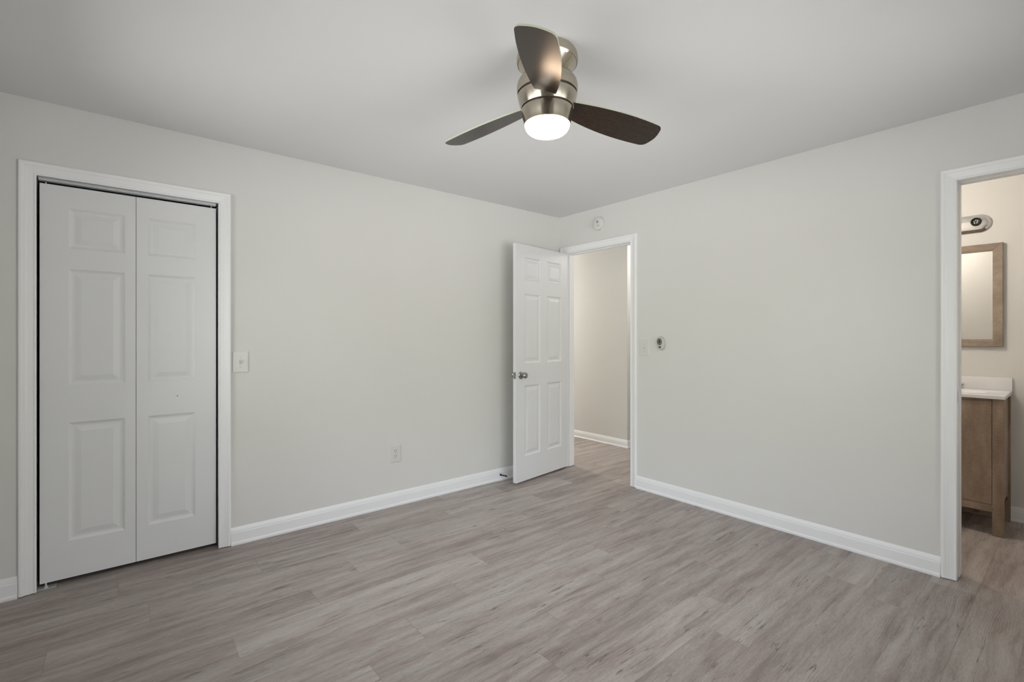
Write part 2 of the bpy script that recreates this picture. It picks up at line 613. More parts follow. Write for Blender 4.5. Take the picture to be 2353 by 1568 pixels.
bm = bmesh.new()
y0, y1, z0, z1 = WIN1
box(bm, EX0, XW, YW, y0, 0, H)
box(bm, EX0, XW, y1, 0, 0, H)
box(bm, EX0, XW, y0, y1, 0, z0)
box(bm, EX0, XW, y0, y1, z1, H)
link('wall_front', bm, M['wall'], kind='structure')
bm = bmesh.new()
x0, x1, z0, z1 = WIN2
box(bm, EX0, x0, EY0, YW, 0, H)
box(bm, x1, 0, EY0, YW, 0, H)
box(bm, x0, x1, EY0, YW, 0, z0)
box(bm, x0, x1, EY0, YW, z1, H)
link('wall_back', bm, M['wall'], kind='structure')

# closet shell
bm = bmesh.new()
box(bm, EX0, EX0 + WT, WT, 0.80, 0, H)
box(bm, -2.50, -2.50 + WT, WT, 0.80, 0, H)
box(bm, EX0, -2.50 + WT, 0.80, 0.80 + WT, 0, H)
link('wall_closet', bm, M['wall'], kind='structure')

# hall: far wall whose corner turns away to a side passage
HX, HY = 1.112, 0.023
bm = bmesh.new()
box(bm, HX, EX1, HY, EY1, 0, H)
link('wall_hall', bm, M['wall'], kind='structure')
bm = bmesh.new()
box(bm, WT, HX, EY1 - WT, EY1, 0, H)
link('wall_hall_end', bm, M['wall'], kind='structure')
bm = bmesh.new()
box(bm, EX1 - WT, EX1, -1.35, HY, 0, H)
link('wall_hall_side', bm, M['wall'], kind='structure')
bm = bmesh.new()
box(bm, WT, EX1, -1.35 - WT, -1.35, 0, H)
link('wall_partition', bm, M['wall'], kind='structure')
BX = 1.40                           # bathroom wall behind the vanity
bm = bmesh.new()
box(bm, BX, BX + WT, EY0, -1.35 - WT, 0, H)
link('wall_bathroom', bm, M['wall'], kind='structure')
bm = bmesh.new()
box(bm, WT, BX, EY0, YW, 0, H)
link('wall_bathroom_end', bm, M['wall'], kind='structure')

# ------------------------------------------------------------------ door casings with jambs
CAS = [(0.0, 0.0), (0.0, 0.006), (0.002, 0.0085), (0.007, 0.0090), (0.010, 0.0070), (0.013, 0.0068), (0.030, 0.0095),
       (0.040, 0.0125), (0.043, 0.0125), (0.046, 0.0150), (0.054, 0.0165), (0.060, 0.0160), (0.0635, 0.0125), (0.0645, 0.0)]
REV = 0.006


def casing(name, plane, a, b_, top, revs, wscale=1.0, jamb_depth=WT, stop=None, st=0.010, bottom=0.004):
    """plane 'L': opening on the wall y=0 between x=a..b ; plane 'R': on the wall x=0 between y=a..b"""
    P = (lambda u, z, d: (u, -d, z)) if plane == 'L' else (lambda u, z, d: (-d, u, z))
    bm = bmesh.new()
    A, B_, T = a - revs[0], b_ + revs[1], top + revs[2]

    def fn(k, q):
        w, t = q[0] * wscale, q[1]
        return P(*[(A - w, bottom), (A - w, T + w), (B_ + w, T + w), (B_ + w, bottom)][k], t)
    sweep(bm, CAS, fn, 4)
    root = link(name, bm, M['trim'], kind='structure')
    bm = bmesh.new()

    def jb(u0, u1, z0, z1, d0=0.0, d1=jamb_depth):
        if plane == 'L':
            box(bm, u0, u1, d0, d1, z0, z1, 0.0008)
        else:
            box(bm, d0, d1, u0, u1, z0, z1, 0.0008)
    jb(a - J, a, bottom, top + J)
    jb(b_, b_ + J, bottom, top + J)
    jb(a, b_, top, top + J)
    if stop:
        s0, s1 = stop
        jb(a, a + st, bottom, top, s0, s1)
        jb(b_ - st, b_, bottom, top, s0, s1)
        jb(a + st, b_ - st, top - st, top, s0, s1)
    link('door_jamb', bm, M['trim'], root)
    return root


trim_c = casing('trim_1', 'L', CO[0], CO[1], CO[2], (-0.006, -0.004, -0.005))
trim_h = casing('trim_2', 'R', HO[0], HO[1], HO[2], (0.003, 0.006, 0.003), 0.95, stop=(0.040, 0.075), st=0.008)
trim_b = casing('trim_3', 'R', BO[0], BO[1], BO[2], (0.001, 0.0, 0.0), 0.98, stop=(0.055, 0.114), st=0.0028)
# strike plate let into the bathroom jamb
bm = bmesh.new()
box(bm, 0.008, 0.034, BO[1] - 0.0008, BO[1] + 0.0005, 0.927, 0.983, 0.0005)
link('strike_plate', bm, M['steel'], trim_b)
bm = bmesh.new()
box(bm, 0.006, 0.034, HO[0] - 0.0005, HO[0] + 0.0012, 0.917, 0.973, 0.0005)
link('strike_plate', bm, M['steel'], trim_h)

# ------------------------------------------------------------------ baseboards
BP = [(0.0, 0.0), (0.018, 0.0), (0.0185, 0.010), (0.017, 0.016), (0.0125, 0.0205), (0.0120, 0.070), (0.0118, 0.073), (0.0095, 0.077),
      (0.0092, 0.083), (0.0070, 0.092), (0.0045, 0.100), (0.0030, 0.104), (0.0, 0.105)]


def baseboard(name, pts_fn, scale=1.0):
    bm = bmesh.new()
    for k in range(0, len(pts_fn)):
        (p0, p1, nrm) = pts_fn[k]
        p0, p1, nrm = Vector(p0), Vector(p1), Vector(nrm)

        def fn(i, q):
            base = p0 if i == 0 else p1
            d, z = q[0], q[1] * scale
            # mitre the ends that are flagged by a third coordinate
            s = (p1 - p0).normalized()
            ext = 0.0
            if i == 0 and len(pts_fn[k][0]) == 3:
                ext = -pts_fn[k][0][2] * d
            if i == 1 and len(pts_fn[k][1]) == 3:
                ext = pts_fn[k][1][2] * d
            v = Vector((base.x, base.y, 0)) + Vector((nrm.x, nrm.y, 0)) * d + Vector((s.x, s.y, 0)) * ext
            v.z = z
            return v
        s0 = p0.copy()
        p0 = Vector((p0.x, p0.y))
        p1 = Vector((p1.x, p1.y))
        sweep(bm, BP, fn, 2)
    return link(name, bm, M['trim'], kind='structure')


baseboard('baseboard_left', [((CO[1] - 0.004 + 0.0645, 0), (-0.001, 0), (0, -1)), ((XW, 0), (CO[0] + 0.006 - 0.0645, 0), (0, -1))])
baseboard('baseboard_right', [((0, BO[1] + 0.0632), (0, HO[0] - 0.003 - 0.0613), (-1, 0))])
baseboard('baseboard_front', [((XW, YW), (XW, -0.019), (1, 0))])
baseboard('baseboard_back', [((XW + 0.019, YW), (0, YW), (0, 1))])
baseboard('baseboard_hall', [((HX, HY, 1.0), (HX, EY1 - WT), (-1, 0)), ((HX, HY, 1.0), (EX1 - WT, HY), (0, -1))], 0.86)
baseboard('baseboard_bathroom', [((BX, YW), (BX, -1.35 - WT), (-1, 0))], 0.95)


# ------------------------------------------------------------------ windows behind the camera
def window(name, plane, u0, u1, z0, z1):
    def bx(bm, a0, a1, d0, d1, c0, c1, bv=0.002):
        if plane == 'F':
            box(bm, XW - d1, XW - d0, a0, a1, c0, c1, bv)
        else:
            box(bm, a0, a1, YW - d1, YW - d0, c0, c1, bv)
    bm = bmesh.new()
    fw = 0.03
    bx(bm, u0, u0 + fw, 0.03, 0.10, z0, z1)
    bx(bm, u1 - fw, u1, 0.03, 0.10, z0, z1)
    bx(bm, u0 + fw, u1 - fw, 0.03, 0.10, z0, z0 + fw)
    bx(bm, u0 + fw, u1 - fw, 0.03, 0.10, z1 - fw, z1)
    cu, cz = (u0 + u1) / 2, (z0 + z1) / 2
    bx(bm, cu - 0.03, cu + 0.03, 0.03, 0.10, z0 + fw, z1 - fw)
    bx(bm, u0 + fw, cu - 0.03, 0.045, 0.085, cz - 0.02, cz + 0.02)
    bx(bm, cu + 0.03, u1 - fw, 0.045, 0.085, cz - 0.02, cz + 0.02)
    root = link(name, bm, M['trim'], kind='structure')
    bm = bmesh.new()
    bx(bm, u0 - 0.05, u1 + 0.05, -0.035, 0.03, z0 - 0.02, z0, 0.003)
    link('window_sill', bm, M['trim'], root)
    for a0, a1 in ((u0 + fw, cu - 0.03), (cu + 0.03, u1 - fw)):
        for c0, c1 in ((z0 + fw, cz - 0.02), (cz + 0.02, z1 - fw)):
            bm = bmesh.new()
            bx(bm, a0, a1, 0.060, 0.064, c0, c1, 0)
            link('pane', bm, M['glass'], root)


window('window_1', 'F', *WIN1)
window('window_2', 'B', *WIN2)


# ================================================================== moulded panel doors
def panel_face(bm, us, zs, panels, P, front=True):
    """grid face with moulded recesses. P(u, z, d): d = depth into the door"""
    rings = ((0.0, 0.0), (0.004, 0.0035), (0.013, 0.0085), (0.020, 0.0090), (0.024, 0.0085), (0.046, 0.0026), (0.049, 0.0020))
    for i in range(len(us) - 1):
        for k in range(len(zs) - 1):
            u0, u1, z0, z1 = us[i], us[i + 1], zs[k], zs[k + 1]
            if (i, k) in panels:
                prev = None
                for ins, dp in rings:
                    cur = [bm.verts.new(P(u, z, dp)) for u, z in ((u0 + ins, z0 + ins), (u1 - ins, z0 + ins), (u1 - ins, z1 - ins), (u0 + ins, z1 - ins))]
                    if prev:
                        for q in range(4):
                            bm.faces.new((prev[q], prev[(q + 1) % 4], cur[(q + 1) % 4], cur[q]))
                    prev = cur
                bm.faces.new(prev)
            else:
                bm.faces.new([bm.verts.new(P(u, z, 0)) for u, z in ((u0, z0), (u1, z0), (u1, z1), (u0, z1))])


def leaf(bm, us, zs, panels, P, thick):
    panel_face(bm, us, zs, panels, P)
    panel_face(bm, us, zs, panels, lambda u, z, d: P(u, z, thick - d))
    U0, U1, Z0, Z1 = us[0], us[-1], zs[0], zs[-1]
    bmesh.ops.remove_doubles(bm, verts=bm.verts, dist=1e-6)
    bnd = [ed for ed in bm.edges if len(ed.link_faces) == 1]
    for seq in ([(u, Z0) for u in us], [(u, Z1) for u in us], [(U0, z) for z in zs], [(U1, z) for z in zs]):
        for (a, b_) in zip(seq, seq[1:]):
            bm.faces.new([bm.verts.new(P(*a, 0)), bm.verts.new(P(*b_, 0)), bm.verts.new(P(*b_, thick)), bm.verts.new(P(*a, thick))])


# ---- bifold closet door (door_1): two leaves hung in a track
YB = 0.030
ZC = [0.026, 0.215, 0.825, 1.017, 1.617, 1.723, 1.930, 2.040]
PC = {(1, 1), (1, 3), (1, 5)}
door1 = empty('door_1', (-3.277, YB, 0), 'white six-panel bifold closet door, closed, in the left wall', 'door')
door1['kind'] = 'structure'
bm = bmesh.new()
leaf(bm, [-3.654, -3.548, -3.323, -3.2765], ZC, PC, lambda u, z, d: (u, YB + d, z), 0.032)
L1 = link('door_leaf', bm, M['door'], door1)
L1['label'] = 'left leaf of the bifold, with a wide stile at its left'
bm = bmesh.new()
leaf(bm, [-3.2745, -3.223, -3.002, -2.898], ZC, PC, lambda u, z, d: (u, YB + d, z), 0.032)
L2 = link('door_leaf', bm, M['door'], door1)
L2['label'] = 'right leaf of the bifold, with a wide stile at its right'
# small drilled pull hole in the right leaf
bm = bmesh.new()
lathe(bm, [(0.0, 0.0004), (0.0028, 0.0004), (0.0028, -0.004), (0, -0.004)], (-3.089, YB, 0.927), rot=TO_Y0, seg=12)
link('screw_hole', bm, M['groove'], L2)
# track: a channel under the head jamb
bm = bmesh.new()
tx0, tx1 = CO[0] + 0.010, CO[1] - 0.014
for y_a, y_b, za, zb in ((0.020, 0.0225, 2.053, 2.0655), (0.0475, 0.050, 2.053, 2.0655), (0.0225, 0.0475, 2.063, 2.0655), (0.0225, 0.0275, 2.053, 2.055), (0.0425, 0.0475, 2.053, 2.055), (0.030, 0.040, 2.0655, 2.0719)):
    box(bm, tx0, tx1, y_a, y_b, za, zb)
link('track', bm, M['steel'], door1)
for px in (-3.632, -2.922):
    bm = bmesh.new()
    lathe(bm, [(0, 2.036), (0.0035, 2.036), (0.0035, 2.060), (0.0050, 2.060), (0.0050, 2.0625), (0, 2.0625)], (px, 0.033 + 0.005, 0), seg=16)
    link('pivot_pin', bm, M['chrome'], door1, smooth=True)
bm = bmesh.new()
box(bm, CO[0] + 0.0005, CO[0] + 0.075, 0.010, 0.062, 0.0005, 0.0030, 0.0005)
box(bm, CO[0] + 0.0005, CO[0] + 0.0028, 0.010, 0.062, 0.003, 0.032, 0.0005)
lathe(bm, [(0, 0.003), (0.009, 0.003), (0.009, 0.010), (0.004, 0.010), (0.004, 0.028), (0, 0.028)], (-3.632, 0.038, 0), seg=16)
link('floor_bracket', bm, M['steel'], door1)

# ---- open hall door (door_2)
DA = math.atan2(-0.108, -0.749)                  # direction hinge -> free edge
du, dn = Vector((math.cos(DA), math.sin(DA), 0)), Vector((-math.sin(DA), math.cos(DA), 0))
if dn.y < 0:
    dn = -dn
HP = Vector((-0.006, -0.1095, 0))
DW, DT = 0.745, 0.0345
door2 = empty('door_2', HP, 'white six-panel door standing open against the left wall', 'door')
door2['kind'] = 'structure'
PD = lambda u, z, d: HP + du * u + dn * d + Vector((0, 0, z))
ZD = [0.018, 0.232, 0.846, 1.038, 1.643, 1.760, 1.962, 2.070]
bm = bmesh.new()
# u runs from the hinge (0) to the free edge (DW)
leaf(bm, [0, 0.098, 0.315, 0.418, 0.634, DW], ZD, {(1, 1), (1, 3), (1, 5), (3, 1), (3, 3), (3, 5)}, PD, DT)
link('door_leaf', bm, M['door'], door2)
KZ = 0.938


def knob(side):
    R = Matrix((du, Vector((0, 0, 1)), -dn if side < 0 else dn)).transposed()
    if R.determinant() < 0:
        R = Matrix((-du, Vector((0, 0, 1)), -dn if side < 0 else dn)).transposed()
    c = PD(DW - 0.062, KZ, 0 if side < 0 else DT)
    bm = bmesh.new()
    lathe(bm, [(0, 0), (0.0325, 0), (0.0328, 0.003), (0.031, 0.006), (0.024, 0.009), (0.016, 0.0105), (0.0115, 0.013), (0.0105, 0.026),
               (0.013, 0.031), (0.022, 0.036), (0.0265, 0.043), (0.0272, 0.050), (0.0255, 0.057), (0.021, 0.062), (0.013, 0.0645), (0.0125, 0.0640), (0.006, 0.0632), (0, 0.0632)], c, rot=R, seg=40)
    return link('door_knob', bm, M['knob'], door2, smooth=True, angle=50)


knob(-1)
knob(1)
bm = bmesh.new()
c0 = PD(DW, KZ, DT / 2)
for (w, h, t) in ((0.0125, 0.0285, 0.0012),):
    vs = []
    for t_ in (-0.0005, t):
        for a, z in ((-w, -h), (w, -h), (w, h), (-w, h)):
            vs.append(bm.verts.new(c0 + dn * a + Vector((0, 0, z)) + du * t_))
    for f in ((0, 1, 2, 3), (4, 5, 6, 7), (0, 1, 5, 4), (1, 2, 6, 5), (2, 3, 7, 6), (3, 0, 4, 7)):
        bm.faces.new([vs[i] for i in f])
lp = link('latch_plate', bm, M['knob'], door2)
bm = bmesh.new()
R = Matrix((dn, Vector((0, 0, 1)), du)).transposed()
if R.determinant() < 0:
    R = Matrix((-dn, Vector((0, 0, 1)), du)).transposed()
lathe(bm, [(0, 0.001), (0.0085, 0.001), (0.0085, 0.009), (0.006, 0.0115), (0, 0.012)], c0, rot=R, seg=20)
link('latch_bolt', bm, M['chrome'], lp, smooth=True)
for hz in (0.25, 1.05, 1.83):
    bm = bmesh.new()
    lathe(bm, [(0, -0.045), (0.0055, -0.045), (0.0055, 0.045), (0, 0.045)], PD(-0.002, hz, DT + 0.0045), seg=14)
    link('hinge', bm, M['knob'], door2, smooth=True)

# ================================================================== ceiling fan
FX, FY = -1.9834, -1.8902
fan = empty('ceiling_fan', (FX, FY, H), 'brushed nickel hugger ceiling fan with three dark walnut blades and a lit lamp', 'ceiling fan')
FC = (FX, FY, 0)
bm = bmesh.new()
lathe(bm, [(0, 2.4395), (0.112, 2.4395), (0.119, 2.434), (0.1245, 2.424), (0.1265, 2.411), (0.1262, 2.400), (0.1245, 2.3935), (0.1225, 2.391),
           (0.1215, 2.3925), (0.1205, 2.3905), (0.117, 2.385), (0.072, 2.338), (0.066, 2.332), (0, 2.332)], FC, seg=96)
link('canopy', bm, M['nickel'], fan, smooth=True, angle=25)
bm = bmesh.new()
lathe(bm, [(0, 2.345), (0.060, 2.345), (0.085, 2.3425), (0.102, 2.3365), (0.115, 2.3265), (0.1225, 2.313), (0.1258, 2.298), (0.1256, 2.284), (0.1240, 2.2710), (0.1225, 2.2695), (0, 2.2695)], FC, seg=96)
link('motor_cover', bm, M['nickel'], fan, smooth=True, angle=25)
bm = bmesh.new()
lathe(bm, [(0, 2.2710), (0.1165, 2.2710), (0.1165, 2.2600), (0, 2.2600)], FC, seg=96)
link('gap_ring', bm, M['groove'], fan, smooth=True)
bm = bmesh.new()
lathe(bm, [(0, 2.2620), (0.1215, 2.2620), (0.1230, 2.2605), (0.1205, 2.2480), (0.1160, 2.2310), (0.1120, 2.2180), (0.1090, 2.2095), (0.1078, 2.2085), (0, 2.2085)], FC, seg=96)
link('rotor_housing', bm, M['nickel'], fan, smooth=True, angle=25)
bm = bmesh.new()
lathe(bm, [(0, 2.2100), (0.1010, 2.2100), (0.1010, 2.2020), (0, 2.2020)], FC, seg=96)
link('gap_ring', bm, M['groove'], fan, smooth=True)
bm = bmesh.new()
lathe(bm, [(0, 2.2030), (0.1055, 2.2030), (0.1066, 2.2018), (0.1045, 2.1880), (0.1005, 2.1680), (0.0965, 2.1500), (0.0955, 2.1425), (0.0935, 2.1418), (0.0925, 2.1460), (0, 2.1460)], FC, seg=96)
lk = link('light_kit', bm, M['nickel'], fan, smooth=True, angle=25)
bm = bmesh.new()
lathe(bm, [(0.0922, 2.1455), (0.0925, 2.1380), (0.0900, 2.1290), (0.0840, 2.1190), (0.0760, 2.1120), (0.0640, 2.1075), (0.0450, 2.1055), (0.0220, 2.1045), (0, 2.1043)], FC, seg=96)
link('lamp_shade', bm, M['lamp'], fan, smooth=True, angle=60)

# blades: one plan outline, each with its own slight set of the real fan
PH, PITCH, DROOP = -0.073, -0.2351, 0.1325
ZB = 2.235
vL = lambda u: -0.0234 - 0.2713 * (u / .55) + 0.0794 * (u / .55) ** 2 + 0.0230 * (u / .55) ** 3
vR = lambda u: 0.0077 + 0.0810 * (u / .55) - 0.1779 * (u / .55) ** 2 + 0.0264 * (u / .55) ** 3
dph = (0.0014, 0.0110, -0.0124)
ddr = (0.0266, -0.0039, 0.0105)
dpi = (-0.0007, 0.0153, -0.0183)
NU, NV = 26, 10


def blade(k):
    a = PH + k * 2 * PI / 3 + dph[k]
    dr = DROOP + ddr[k]
    pi_ = PITCH + dpi[k]
    ev = Vector((math.cos(a) * math.cos(dr), math.sin(a) * math.cos(dr), -math.sin(dr)))
    n0 = Vector((-math.sin(a), math.cos(a), 0))
    up = ev.cross(n0)
    nv = n0 * math.cos(pi_) + up * math.sin(pi_)
    nn = ev.cross(nv)
    O = Vector((FX, FY, ZB))
    bm = bmesh.new()
    grid = {}
    T = 0.0065
    for i in range(NU + 1):
        s = i / NU
        for j in range(NV + 1):
            w = j / NV
            # root and tip edges bow a little; corners slightly rounded
            ur = 0.096 + 0.010 * w
            ut = 0.508 + 0.027 * w + 0.018 * math.sin(PI * w)
            u = ur + (ut - ur) * s
            v = vL(u) + (vR(u) - vL(u)) * w
            rc = 0.012
            if s > 0.97 or True:
                pass
            grid[i, j] = (u, v)
    # pull in the two tip corners for a rounded look
    (uc, vc) = grid[NU, 0]
    grid[NU, 0] = (uc - 0.0035, vc + 0.004)
    (uc, vc) = grid[NU, NV]
    grid[NU, NV] = (uc - 0.0035, vc - 0.004)
    bot, topv = {}, {}
    for key, (u, v) in grid.items():
        i, j = key
        edge = (i in (0, NU)) or (j in (0, NV))
        base = O + ev * u + nv * v
        bot[key] = bm.verts.new(base)
        topv[key] = bm.verts.new(base + nn * T)
    for i in range(NU):
        for j in range(NV):
            bm.faces.new((bot[i, j], bot[i, j + 1], bot[i + 1, j + 1], bot[i + 1, j]))
            bm.faces.new((topv[i, j], topv[i + 1, j], topv[i + 1, j + 1], topv[i, j + 1]))
    ring = [(i, 0) for i in range(NU + 1)] + [(NU, j) for j in range(1, NV + 1)] + [(i, NV) for i in range(NU - 1, -1, -1)] + [(0, j) for j in range(NV - 1, 0, -1)]
    rim = []
    for q in range(len(ring)):
        a_, b_ = ring[q], ring[(q + 1) % len(ring)]
        f = bm.faces.new((bot[a_], bot[b_], topv[b_], topv[a_]))
        rim.append(f)
    for f in rim:
        f.material_index = 1
    # express in the blade's own axes so the grain runs along it
    Rm = Matrix((ev, nv, nn)).transposed()
    Mw = Matrix.Translation(O) @ Rm.to_4x4()
    bm.transform(Mw.inverted())
    me = bpy.data.meshes.new('blade')
    bmesh.ops.recalc_face_normals(bm, faces=bm.faces)
    bm.to_mesh(me)
    bm.free()
    me.materials.append(M['blade'])
    me.materials.append(M['blade_edge'])
    o = bpy.data.objects.new('blade', me)
    COL.objects.link(o)
    o.parent = fan
    o.matrix_parent_inverse = Matrix.Translation((FX, FY, H)).inverted()
    o.matrix_basis = Mw
    # arm under the housing that carries the blade
    bm = bmesh.new()
    for (ua, ub, wa, wb) in ((0.080, 0.150, 0.020, 0.028),):
        um = -0.028
        pts = [(ua, um - wa), (ub, um - wb), (ub, um + wb), (ua, um + wa)]
        vs = [bm.verts.new(Vector((u, v, T + 0.0002))) for u, v in pts] + [bm.verts.new(Vector((u, v, T + 0.004))) for u, v in pts]
        for f in ((0, 1, 2, 3), (4, 5, 6, 7), (0, 1, 5, 4), (1, 2, 6, 5), (2, 3, 7, 6), (3, 0, 4, 7)):
            bm.faces.new([vs[i] for i in f])
    bmesh.ops.recalc_face_normals(bm, faces=bm.faces)
    me = bpy.data.meshes.new('blade_iron')
    bm.to_mesh(me)
    bm.free()
    me.materials.append(M['groove'])
    c = bpy.data.objects.new('blade_iron', me)
    COL.objects.link(c)
    c.parent = o


for k in range(3):
    blade(k)

# ================================================================== smoke detector
sm = empty('smoke_detector', (0, -0.506, 2.291), 'round white smoke detector on the wall above the open doorway', 'smoke detector')
bm = bmesh.new()
lathe(bm, [(0, 0.0002), (0.060, 0.0002), (0.0605, 0.006), (0.0585, 0.0095), (0, 0.0095)], (0, -0.506, 2.291), rot=TO_X0, seg=64)
link('mounting_base', bm, M['plastic'], sm, smooth=True)
bm = bmesh.new()
lathe(bm, [(0, 0.0085), (0.0555, 0.0085), (0.0575, 0.012), (0.0575, 0.024), (0.0550, 0.0295), (0.0490, 0.0325), (0.020, 0.0345), (0, 0.0347)], (0, -0.506, 2.291), rot=TO_X0, seg=64)
cv = link('cover', bm, M['plastic'], sm, smooth=True)
bm = bmesh.new()
vs0 = [bm.verts.new((-0.0352, -0.506 + a, 2.303 + b_)) for a, b_ in ((0, -0.0125), (0.0095, 0), (0, 0.0125), (-0.0095, 0))]
vs1 = [bm.verts.new((-0.0335, -0.506 + a, 2.303 + b_)) for a, b_ in ((0, -0.0125), (0.0095, 0), (0, 0.0125), (-0.0095, 0))]
bm.faces.new(vs0)
for i in range(4):
    bm.faces.new((vs0[i], vs0[(i + 1) % 4], vs1[(i + 1) % 4], vs1[i]))
link('vent_grille', bm, M['dial'], cv)
bm = bmesh.new()
lathe(bm, [(0.0085, 0.0335), (0.0085, 0.0362), (0.0072, 0.0366), (0.0064, 0.0350), (0.0, 0.0350)], (0, -0.514, 2.268), rot=TO_X0, seg=28)
link('test_button', bm, M['greyplastic'], cv, smooth=True)


# ================================================================== switches and outlet
def plate(bm, c, plane, w, h, t=0.0055):
    y_, z_ = c
    if plane == 'L':
        pts = lambda s, d: [(y_ - w / 2 + s, -d, z_ - h / 2 + s), (y_ + w / 2 - s, -d, z_ - h / 2 + s), (y_ + w / 2 - s, -d, z_ + h / 2 - s), (y_ - w / 2 + s, -d, z_ + h / 2 - s)]
    else:
        pts = lambda s, d: [(-d, y_ - w / 2 + s, z_ - h / 2 + s), (-d, y_ + w / 2 - s, z_ - h / 2 + s), (-d, y_ + w / 2 - s, z_ + h / 2 - s), (-d, y_ - w / 2 + s, z_ + h / 2 - s)]
    prev = None
    for s, d in ((0.0, 0.0002), (0.0002, t - 0.0025), (0.0022, t - 0.0006), (0.0045, t)):
        cur = [bm.verts.new(p_) for p_ in pts(s, d)]
        if prev:
            for q in range(4):
                bm.faces.new((prev[q], prev[(q + 1) % 4], cur[(q + 1) % 4], cur[q]))
        else:
            bm.faces.new(cur)
        prev = cur
    bm.faces.new(prev)


def switch(c, plane, label):
    y_, z_ = c
    loc = (y_, 0, z_) if plane == 'L' else (0, y_, z_)
    rot = TO_Y0 if plane == 'L' else TO_X0
    t = empty('light_switch', loc, label, 'light switch')
    bm = bmesh.new()
    plate(bm, c, plane, 0.086, 0.128)
    pl = link('switch_plate', bm, M['plastic'], t)
    # toggle and its dark slot
    bm = bmesh.new()
    if plane == 'L':
        box(bm, y_ - 0.0062, y_ + 0.0062, -0.0059, -0.004, z_ - 0.0125, z_ + 0.0125)
    else:
        box(bm, -0.0059, -0.004, y_ - 0.0062, y_ + 0.0062, z_ - 0.0125, z_ + 0.0125)
    link('toggle_slot', bm, M['greyplastic'], t)
    bm = bmesh.new()
    P = (lambda u, d, z: (y_ + u, -d, z_ + z)) if plane == 'L' else (lambda u, d, z: (-d, y_ + u, z_ + z))
    prof = [(0.005, -0.0095), (0.005, 0.0095), (0.0105, 0.0110), (0.0165, 0.0095), (0.0160, 0.0050)]
    a = [bm.verts.new(P(-0.0045, d, z)) for d, z in prof]
    b_ = [bm.verts.new(P(0.0045, d, z)) for d, z in prof]
    bm.faces.new(a)
    bm.faces.new(b_)
    for i in range(5):
        j = (i + 1) % 5
        bm.faces.new((a[i], a[j], b_[j], b_[i]))
    link('toggle', bm, M['plastic'], t)
    for dz in (-0.0305, 0.0305):
        bm = bmesh.new()
        cc = (y_, 0, z_ + dz) if plane == 'L' else (0, y_, z_ + dz)
        lathe(bm, [(0.0, 0.0045), (0.0036, 0.0045), (0.0034, 0.0062), (0.0, 0.0068)], cc, rot=rot, seg=16)
        link('screw', bm, M['greyplastic'], t, smooth=True)


switch((-2.774, 1.113), 'L', 'white toggle light switch beside the closet door frame')
switch((-0.982, 1.177), 'R', 'white toggle light switch beside the hall doorway frame')

ol = empty('electrical_outlet', (-1.749, 0, 0.390), 'white duplex wall outlet low on the left wall', 'outlet')
bm = bmesh.new()
plate(bm, (-1.749, 0.390), 'L', 0.084, 0.130)
link('outlet_plate', bm, M['plastic'], ol)
for dz in (0.0195, -0.0195):
    bm = bmesh.new()
    pts = []
    n = 32
    for i in range(n):
        t_ = 2 * PI * i / n
        xx, zz = 0.0172 * math.cos(t_), 0.0172 * math.sin(t_)
        zz = max(-0.0142, min(0.0142, zz))
        pts.append((xx, zz))
    a = [bm.verts.new((-1.749 + x_, -0.0048, 0.390 + dz + z_)) for x_, z_ in pts]
    b_ = [bm.verts.new((-1.749 + x_ * 0.97, -0.0072, 0.390 + dz + z_ * 0.97)) for x_, z_ in pts]
    bm.faces.new(b_)
    for i in range(n):
        bm.faces.new((a[i], a[(i + 1) % n], b_[(i + 1) % n], b_[i]))
    rc = link('receptacle', bm, M['plastic'], ol)
    for sx in (-0.0068, 0.0068):
        bm = bmesh.new()
        box(bm, -1.749 + sx - 0.0016, -1.749 + sx + 0.0016, -0.0076, -0.0065, 0.390 + dz + 0.0005, 0.390 + dz + 0.0092)
        link('slot', bm, M['black'], rc)
    bm = bmesh.new()
    lathe(bm, [(0.0, 0.0065), (0.0027, 0.0065), (0.0027, 0.0076), (0, 0.0076)], (-1.749, 0, 0.390 + dz - 0.0075), rot=TO_Y0, seg=14)
    link('ground_hole', bm, M['black'], rc)
bm = bmesh.new()
lathe(bm, [(0.0, 0.0045), (0.0034, 0.0045), (0.0032, 0.0062), (0.0, 0.0066)], (-1.749, 0, 0.390), rot=TO_Y0, seg=16)
link('screw', bm, M['greyplastic'], ol, smooth=True)

# ================================================================== oval wall control by the hall door
CY, CZ = -1.143, 1.217
wc = empty('wall_control', (0, CY, CZ), 'small oval grey wall control with a round dark dial, right of the hall doorway', 'wall control')
TILT = math.radians(-8)


def oval(bm, prof, cy, cz, ay, az, n=48, tilt=TILT):
    prev = None
    for s, d in prof:
        cur = []
        for i in range(n):
            t_ = 2 * PI * i / n
            yy, zz = ay * s * math.cos(t_), az * s * math.sin(t_)
            y2 = yy * math.cos(tilt) - zz * math.sin(tilt)
            z2 = yy * math.sin(tilt) + zz * math.cos(tilt)
            cur.append(bm.verts.new((-d, cy + y2, cz + z2)))
        if prev:
            for i in range(n):
                j = (i + 1) % n
                bm.faces.new((prev[i], prev[j], cur[j], cur[i]))
        else:
            bm.faces.new(cur)
        prev = cur
    bm.faces.new(prev)


